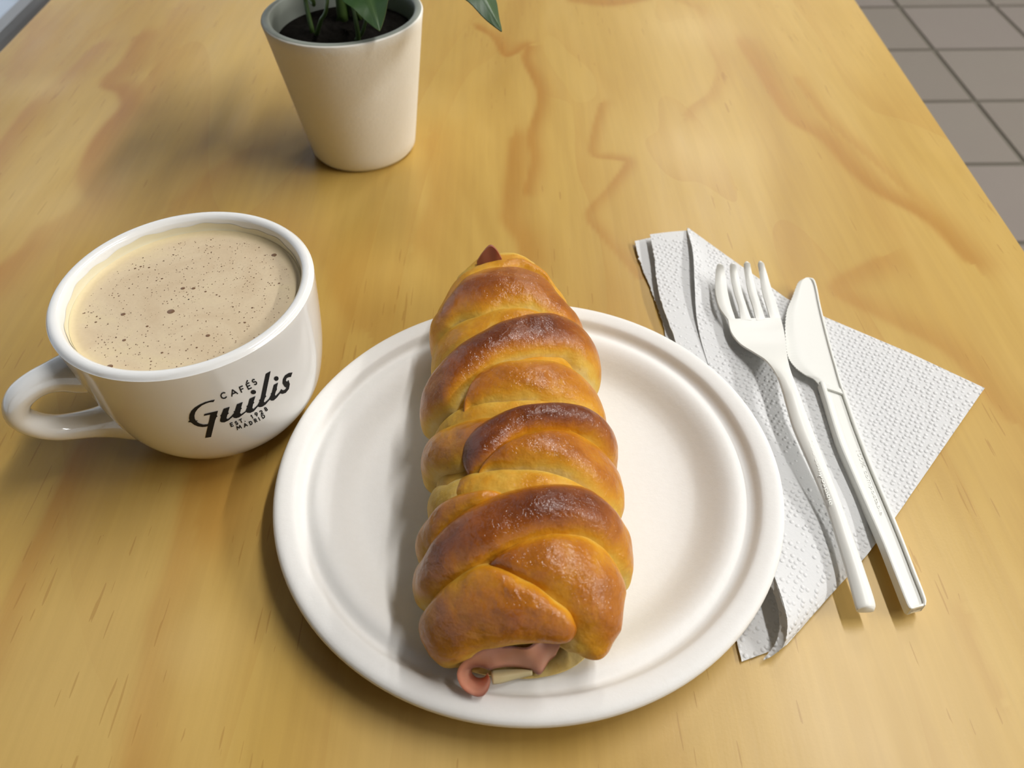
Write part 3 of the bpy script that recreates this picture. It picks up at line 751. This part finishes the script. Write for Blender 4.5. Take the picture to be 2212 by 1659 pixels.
strip([(932, 940), (960, 918), (1000, 904), (1061, 896), (1110, 890)], [(916, 1035), (945, 1010), (980, 1000), (1020, 985), (1075, 960)], 0, None, .0004, .0045, .58, capR=.10, seed=7)
strip([(1040, 995), (1091, 962), (1136, 935), (1181, 924), (1242, 926), (1285, 950), (1310, 978)], [(1010, 1030), (1055, 1002), (1125, 997), (1195, 1002), (1247, 1023), (1298, 1055), (1323, 1085)], None, -.003, .0006, .0044, .62, capL=.15, seed=8)
strip([(975, 1020), (1030, 1010), (1090, 1000), (1170, 1003), (1240, 1025), (1290, 1055)], [(955, 1078), (1020, 1066), (1090, 1062), (1170, 1050), (1240, 1052), (1310, 1085)], None, 0, -.0012, .0030, .34, capL=.1, seed=9)
strip([(922, 1050), (950, 1040), (985, 1020), (1010, 1015)], [(930, 1105), (960, 1085), (1000, 1060), (1030, 1050)], 0, None, -.0008, .0024, .02, capR=.2, seed=19)
strip([(976, 975), (1016, 931), (1061, 901), (1121, 880), (1181, 874), (1242, 876), (1284, 897), (1308, 930)], [(1000, 1030), (1055, 998), (1095, 960), (1136, 932), (1181, 923), (1242, 924), (1287, 952), (1310, 980)], None, -.003, .0016, .0052, 1.0, capL=.16, seed=10, side=.6)
strip([(932, 1110), (960, 1080), (1000, 1064), (1050, 1058), (1100, 1055)], [(908, 1225), (935, 1190), (965, 1145), (1010, 1110), (1070, 1085)], 0, None, .0006, .0048, .56, capR=.1, seed=11)
strip([(1040, 1220), (1090, 1184), (1142, 1160), (1195, 1148), (1265, 1155), (1313, 1186), (1343, 1240), (1346, 1300), (1330, 1360), (1290, 1420)], [(1044, 1232), (1090, 1240), (1142, 1264), (1190, 1295), (1225, 1325), (1246, 1355), (1252, 1380), (1248, 1398), (1250, 1415), (1262, 1430)], None, None, .0012, .0046, .62, capL=.14, capR=.08, seed=12, side=.45)
strip([(925, 1195), (967, 1135), (1013, 1097), (1072, 1065), (1142, 1050), (1195, 1043), (1265, 1051), (1300, 1079), (1325, 1112)], [(938, 1300), (985, 1253), (1030, 1221), (1090, 1186), (1142, 1161), (1195, 1147), (1265, 1154), (1313, 1184), (1341, 1228)], .004, -.003, .0014, .0056, .95, seed=13, side=.68)
strip([(938, 1300), (985, 1253), (1035, 1222), (1075, 1225), (1110, 1240), (1150, 1262), (1195, 1295), (1235, 1330), (1252, 1362)], [(985, 1442), (1000, 1425), (1030, 1403), (1075, 1394), (1115, 1388), (1150, 1384), (1185, 1386), (1220, 1391), (1250, 1378)], 0, None, .0016, .0058, .60, capR=.14, seed=14, mv=44, sharp=3.2, side=.5)
# pale lip of dough under the opening
fr = spline([(-.019, .1010, .0158), (-.010, .0985, .0156), (.001, .0972, .0156), (.008, .0976, .0156), (.015, .0994, .0158), (.0205, .1028, .0160), (.0235, .1070, .0162)], 30)
tp = np.zeros((30, 8, 3)); bt = tp.copy()
for i in range(30):
    bk_ = np.array([fr[i][0]*1.02, .1150, .0152])
    for j in range(8):
        v = j/7; q = fr[i]*(1-v)+bk_*v; tp[i, j] = q+[0, 0, -.0006*(1-v)**6+.0003*nz3(q, 200)]; bt[i, j] = q-[0, 0, .0022*(1-.4*(1-v)**4)]
V, F = slab(tp, bt)
o = mesh('bottom_crust', V, F, DOUGH, loaf, attr={'brown': [0.04]*len(V)}); fixn(o)

# ham: rim curve and inner curve of one folded slice
A = [(1212, 1392, .0230), (1190, 1384, .0245), (1168, 1378, .0260), (1140, 1398, .0270), (1105, 1396, .0265), (1070, 1397, .0262), (1044, 1402, .0262), (1014, 1419, .0252), (995, 1436, .0240), (987, 1456, .0225), (993, 1478, .0208), (1008, 1494, .0195), (1027, 1503, .0188), (1043, 1502, .0192), (1054, 1489, .0200), (1059, 1470, .0210), (1055, 1456, .0218)]
Bq = [(1200, 1416, .0190), (1186, 1428, .0185), (1167, 1455, .0176), (1145, 1446, .0178), (1120, 1440, .0190), (1092, 1439, .0200), (1070, 1442, .0206), (1056, 1446, .0190), (1044, 1440, .0170), (1030, 1436, .0160), (1020, 1444, .0158), (1020, 1454, .0158), (1028, 1462, .0160), (1038, 1464, .0162), (1046, 1462, .0170), (1050, 1458, .0176), (1052, 1456, .0186)]
def curve3(Q, n): return spline([at(a, b, z) for a, b, z in Q], n)
n = 90; ca, cb = curve3(A, n), curve3(Bq, n); mv = 12
top_ = np.zeros((n, mv, 3)); E = np.zeros((n, mv))
for j in range(mv):
    v = j/(mv-1); top_[:, j] = ca*(1-v)+cb*v
    top_[:, j, 2] += .0010*math.sin(math.pi*v)*np.sin(np.linspace(0, 9, n))+(.0006*math.sin(math.pi*v))
    E[:, j] = max(0, 1-v*7)*.8+max(0, (v-.90)*10)*np.where(np.linspace(0, 1, n) < .5, .7, 0)
E[8:26, :2] = 1.0
E[52:, 8:] = np.maximum(E[52:, 8:], np.linspace(.2, .9, 4)[None])  # inside of the curl darkened: painted shadow together with the red-brown edge
bt = top_.copy(); bt[..., 2] -= .0012; bt[..., 1] += .0002
V, F = slab(top_, bt)
ham = mesh('ham_slice', V, F, HAM, loaf, attr={'edge': np.clip(np.r_[E.ravel(), E.ravel()], 0, 1)}); fixn(ham)
ham['label'] = 'pink ham slice curling out of the near end'
ta = [at(x, y, z) for x, y, z in ((1030, 566, .040), (1042, 548, .044), (1058, 532, .047), (1072, 540, .046), (1084, 560, .042))]
tb = [q+np.array([0.0005, -.004, -.009]) for q in ta]
tp = np.stack([spline(ta, 20), spline((np.array(ta)+np.array(tb))/2+[0, .0008, 0], 20), spline(tb, 20)], 1)
bt = tp+np.array([0, .0015, -.0003]); V, F = slab(tp, bt)
o = mesh('ham_slice', V, F, HAM, loaf, attr={'edge': [.75]*len(V)}); fixn(o); o['label'] = 'dark browned ham tip at the far end'
# cheese under the ham
tp = np.stack([spline([at(x, y, .0178) for x, y in ((1060, 1448), (1095, 1446), (1130, 1446), (1150, 1448))], 16), spline([at(x, y, .0172) for x, y in ((1064, 1475), (1085, 1472), (1120, 1462), (1150, 1455))], 16)], 1)
V, F = slab(tp, tp-np.array([0, 0, .0014])); mesh('cheese_slice', V, F, CHEESE, loaf)

# ------------------------------------------------------------------ napkin
nap = thing('paper_napkin', 'folded white embossed paper napkin under the fork and knife', 'napkin', (.13, .27, 0))
def sheet(name, Lp, Rp, nper=10, nv=30, ease=1.0, lift=0.0, th=.00035, fray=.0003, seed=0):
    Lp = np.array(Lp, float); Rp = np.array(Rp, float)
    k = len(Lp); idx = np.linspace(0, k-1, (k-1)*nper+1)
    def samp(Q): return np.stack([np.interp(idx, range(k), Q[:, c]) for c in range(3)], -1)
    Lw = np.array([at(*q) for q in samp(Lp)]); Rw = np.array([at(*q) for q in samp(Rp)])
    r = np.random.default_rng(seed); Lw[:, :2] += r.normal(0, fray, (len(Lw), 2)); Rw[1:-1, :2] += r.normal(0, fray*.5, (len(Lw)-2, 2))
    v = np.linspace(0, 1, nv)
    top_ = Lw[:, None]*(1-v)[None, :, None]+Rw[:, None]*v[None, :, None]
    top_[..., 2] = Rw[:, None, 2]+(Lw[:, None, 2]-Rw[:, None, 2])*((1-v)**ease)[None]
    for i in range(top_.shape[0]):
        for j in range(nv):
            top_[i, j, 2] += lift*(.5+.5*nz3(top_[i, j], 45, seed*3))*math.sin(math.pi*v[j])
    V, F = slab(top_, top_-np.array([0, 0, th])); o = mesh(name, V, F, PAPER, nap); fixn(o); return o
z0 = .0009
def smooth_pts(Q, k): return [tuple(q) for q in spline(Q, k)]
# bottom sheet: its torn left edge shows at the upper left and its corner below the plate
sheet('napkin_layer', smooth_pts([(1371, 521, .0024), (1385, 572, .0015), (1412, 640, .0011), (1436, 715, z0), (1480, 900, z0), (1530, 1120, z0), (1575, 1320, z0), (1603, 1428, .0012)], 29),
      smooth_pts([(1420, 510, .0020), (1500, 560, .0012), (1560, 640, .0010), (1640, 760, z0), (1700, 900, z0), (1750, 1120, z0), (1735, 1270, z0), (1668, 1405, .0010)], 29), nper=4, fray=.00022, seed=1)
# second sheet: the flap that lies open beside the fold
sheet('napkin_layer', smooth_pts([(1404, 506, .0060), (1414, 560, .0054), (1425, 640, .0048), (1462, 745, .0040), (1510, 900, .0032), (1560, 1000, .0030)], 21),
      smooth_pts([(1492, 497, .0062), (1530, 560, .0034), (1550, 660, .0024), (1580, 790, .0022), (1640, 900, .0020), (1690, 1000, .0020)], 21), nper=4, fray=.00012, seed=2, lift=.0004, ease=.7)
TLd = smooth_pts([(1484, 493, .0072), (1497, 545, .0082), (1501, 620, .0078), (1507, 700, .0052), (1530, 788, .0036), (1570, 900, .0034), (1620, 1060, .0050), (1655, 1190, .0080), (1686, 1290, .0106), (1701, 1345, .0100), (1694, 1392, .0066), (1670, 1414, .0036)], 45)
TRd = [(1488, 493, .0072), (1560, 545, .0050), (1640, 602, .0034), (1700, 645, .0028), (1783, 685, .0026), (1960, 760, .0026), (2127, 838, .0024), (2060, 935, .0024), (1931, 1122, .0024), (1872, 1200, .0024), (1790, 1290, .0026), (1700, 1392, .0030)]
TRd = [tuple(q) for q in np.stack([np.interp(np.linspace(0, 11, 45), range(12), np.array(TRd)[:, c]) for c in range(3)], -1)]
TRd[24] = (2127, 838, .0024)
sheet('napkin_layer', TLd, TRd, nper=4, fray=.00003, seed=4, ease=2.6, lift=.0004, nv=60)
# the fold band that turns back under the top sheet at the lower left
sheet('napkin_layer', smooth_pts([(1648, 1222, .0074), (1664, 1262, .0078), (1678, 1300, .0078), (1684, 1345, .0070), (1676, 1388, .0050), (1648, 1425, .0024)], 21),
      smooth_pts([(1660, 1212, .0084), (1682, 1270, .0106), (1696, 1315, .0110), (1701, 1350, .0098), (1693, 1394, .0066), (1669, 1416, .0034)], 21), nper=3, fray=.00008, seed=5, nv=8, ease=.5)

# ------------------------------------------------------------------ fork
def px_ruled(Lp, Rp, zf, n, mv, crown, th, crown_pow=2.0, endcap=False):
    L_ = poly(np.array(Lp, float), n) if len(Lp) != len(Rp) else None
    k = len(Lp); idx = np.linspace(0, k-1, n)
    L_ = spline(Lp, n); R_ = spline(Rp, n)
    top_ = np.zeros((n, mv, 3)); bt = np.zeros((n, mv, 3))
    for i in range(n):
        t = i/(n-1); z = zf(t) if callable(zf) else zf
        a, b = at(*L_[i], z), at(*R_[i], z)
        for j in range(mv):
            v = j/(mv-1); s = 2*v-1; p = a*(1-v)+b*v
            cr = crown(t) if callable(crown) else crown
            top_[i, j] = p+[0, 0, cr*(1-abs(s)**crown_pow)]
            bt[i, j] = p-[0, 0, th*(.6+.4*math.sqrt(max(0, 1-s*s)))]
    return top_, bt
fork = thing('plastic_fork', 'white disposable fork with four tines lying left of the knife on the napkin', 'fork', (.11, .21, .004))
ft = lambda ts, zs: (lambda t: float(np.interp(t, ts, zs)))
FL = [(1573, 689), (1580, 717), (1600, 742), (1630, 761), (1655, 778), (1674, 802), (1688, 835), (1700, 878), (1716, 930), (1751, 1010), (1785, 1092), (1808, 1165), (1831, 1240), (1849, 1309), (1854, 1319)]
FR = [(1686, 686), (1693, 712), (1697, 738), (1700, 765), (1705, 790), (1713, 815), (1724, 843), (1737, 880), (1756, 930), (1788, 1012), (1820, 1095), (1843, 1160), (1868, 1232), (1890, 1300), (1889, 1318)]
zfn = ft([0, .07, .15, .25, .35, .45, .6, .8, 1], [.0085, .0080, .0086, .0108, .0135, .0145, .0125, .0095, .0068])
tp, bt = px_ruled(FL, FR, zfn, 70, 14, ft([0, .05, .12, .3, .45, 1], [.0001, -.0004, -.0005, .0006, .0014, .0016]), .0016)
V, F = slab(tp, bt); o = mesh('handle', V, F, CPLA, fork); fixn(o)
zt = ft([0, .35, 1], [.0165, .0110, .0085])
tines = [([(1549, 570), (1546, 590), (1546, 630), (1554, 662), (1573, 690)], [(1561, 570), (1566, 590), (1572, 630), (1579, 660), (1589, 690)]),
         ([(1577, 569), (1578, 590), (1586, 630), (1596, 662), (1600, 690)], [(1589, 569), (1594, 590), (1603, 630), (1613, 662), (1624, 692)]),
         ([(1607, 566), (1609, 588), (1616, 628), (1626, 660), (1634, 692)], [(1620, 566), (1624, 588), (1634, 628), (1644, 660), (1654, 690)]),
         ([(1637, 565), (1641, 588), (1647, 628), (1656, 660), (1664, 688)], [(1649, 565), (1656, 588), (1668, 628), (1678, 658), (1687, 688)])]
for a, b in tines:
    tp, bt = px_ruled(a, b, zt, 26, 7, lambda t: .0006*(1-t**4), .0016)
    # round the tip
    mid = (tp[0]+bt[0])/2; cm = mid.mean(0)
    tp[0] = cm+(tp[0]-cm)*.45+[0, .0006, 0]; bt[0] = cm+(bt[0]-cm)*.45+[0, .0006, 0]
    V, F = slab(tp, bt); o = mesh('tine', V, F, CPLA, fork); fixn(o)
# bridge between tine roots and the head
tp, bt = px_ruled([(1566, 681), (1573, 689), (1579, 706)], [(1685, 678), (1687, 687), (1692, 706)], .0086, 6, 12, -.0003, .0016)
# embossed words along the handles
def emboss(text, p0, p1, zf, size_px, parent, mat, lift=.00025):
    cu = bpy.data.curves.new('t', 'FONT'); cu.body = text; cu.size = 1; cu.resolution_u = 2
    ob = bpy.data.objects.new('t', cu); C.objects.link(ob)
    me = bpy.data.meshes.new_from_object(ob.evaluated_get(bpy.context.evaluated_depsgraph_get()))
    bpy.data.objects.remove(ob); bpy.data.curves.remove(cu)
    co = np.zeros(len(me.vertices)*3); me.vertices.foreach_get('co', co); co = co.reshape(-1, 3)
    F = [tuple(p.vertices) for p in me.polygons]; Lx = co[:, 0].max()
    p0, p1 = np.array(p0, float), np.array(p1, float); ax = p1-p0; L = np.linalg.norm(ax); axn = ax/L; pn = np.array([axn[1], -axn[0]])
    V = []
    for c in co:
        t = c[0]/Lx; q = p0+ax*t+pn*(c[1]-.35)*size_px
        V.append(at(q[0], q[1], zf(t)+lift))
    o = mesh('embossed_lettering', V, F, mat, parent, smooth=False); bpy.data.meshes.remove(me)
    md = o.modifiers.new('thick', 'SOLIDIFY'); md.thickness = .0003; md.offset = -1
    return o
def along(Y): # height of the fork's ridge at image row Y
    rows = (np.array(FL)[:, 1]+np.array(FR)[:, 1])/2
    t = np.interp(Y, rows, np.linspace(0, 1, len(rows))); return zfn(t)
emboss('100% compostable', (1747, 940), (1797, 1090), lambda t: along(940+150*t)+.0011, 12, fork, CPLA)

# ------------------------------------------------------------------ knife
knife = thing('plastic_knife', 'white disposable knife with serrated blade and channelled handle, right of the fork', 'knife', (.135, .2, .004))
BL = [(1738, 600), (1725, 608), (1713, 638), (1701, 668), (1697, 701), (1698, 738), (1703, 768), (1718, 790), (1740, 807), (1758, 816), (1770, 828)]
BR = [(1746, 599), (1757, 603), (1764, 620), (1771, 655), (1778, 685), (1788, 725), (1799, 766), (1806, 790), (1812, 812), (1818, 832), (1823, 846)]
nb = 150; Ls = spline(BL, nb); Rs = spline(BR, nb)
for i in range(12, 128):
    d = Ls[i]-Rs[i]; Ls[i] += d/np.linalg.norm(d)*(1.6*((i % 3)/2.)-.8)
zb = .0072; mv = 12
tp = np.zeros((nb, mv, 3)); bt = np.zeros((nb, mv, 3))
for i in range(nb):
    a, b = at(*Ls[i], zb), at(*Rs[i], zb)
    for j in range(mv):
        v = j/(mv-1); p = a*(1-v)+b*v; e = .0006*min(1, v/.25)
        tp[i, j] = p+[0, 0, e-.0006]; bt[i, j] = p-[0, 0, .0010+.0005*min(1, v/.25)]
V, F = slab(tp, bt); o = mesh('blade', V, F, CPLA, knife); fixn(o)
# raised spine along the blade's right side
RS = Rs[6:]; La = RS-np.array([5.0, -1.0])
tp = np.zeros((len(RS), 4, 3)); bt = tp.copy()
for i in range(len(RS)):
    a, b = at(*La[i], zb), at(*RS[i], zb)
    for j in range(4):
        p = a+(b-a)*(j/3); h_ = (.0007 if 0 < j < 3 else .0004)*min(1, i/14); tp[i, j] = p+[0, 0, h_]; bt[i, j] = p-[0, 0, .0012]
V, F = slab(tp, bt); o = mesh('blade_spine', V, F, CPLA, knife); fixn(o)
HL = [(1770, 826), (1783, 868), (1796, 912), (1811, 958), (1829, 1002), (1871, 1099), (1905, 1176), (1932, 1245), (1957, 1308), (1966, 1319)]
HR = [(1823, 846), (1836, 882), (1848, 916), (1864, 958), (1884, 1010), (1926, 1110), (1951, 1172), (1975, 1235), (1997, 1292), (1998, 1310)]
zh = .0066
hl, hr = spline(HL, 60), spline(HR, 60)
def wall(f0, f1, ztop, zbot, i0=0, i1=60, name='handle'):
    tp = np.zeros((i1-i0, 4, 3)); bt = tp.copy()
    for i in range(i0, i1):
        for j in range(4):
            f = f0+(f1-f0)*j/3; q = hl[i]*(1-f)+hr[i]*f; p = at(q[0], q[1], zh)
            tp[i-i0, j] = [p[0], p[1], ztop-(0.0002 if j in (0, 3) else 0)]; bt[i-i0, j] = [p[0], p[1], zbot]
    return slab(tp, bt)
VV = []; FF = []
for args in ((0, .20, .0078, .0034), (.85, 1.0, .0078, .0034), (.14, .90, .0067, .0050)):
    V, F = wall(*args); o_ = len(VV); VV += list(V); FF += [tuple(i+o_ for i in f) for f in F]
for i0, i1 in ((0, 3), (56, 60)):
    V, F = wall(0.02, .98, .0077, .0036, i0, i1); o_ = len(VV); VV += list(V); FF += [tuple(i+o_ for i in f) for f in F]
o = mesh('handle', VV, FF, CPLA, knife, smooth=False); bevel(o, .0003, 2)
emboss('100% compostable', (1852, 968), (1906, 1112), lambda t: .0067, 11, knife, CPLA, .00015)
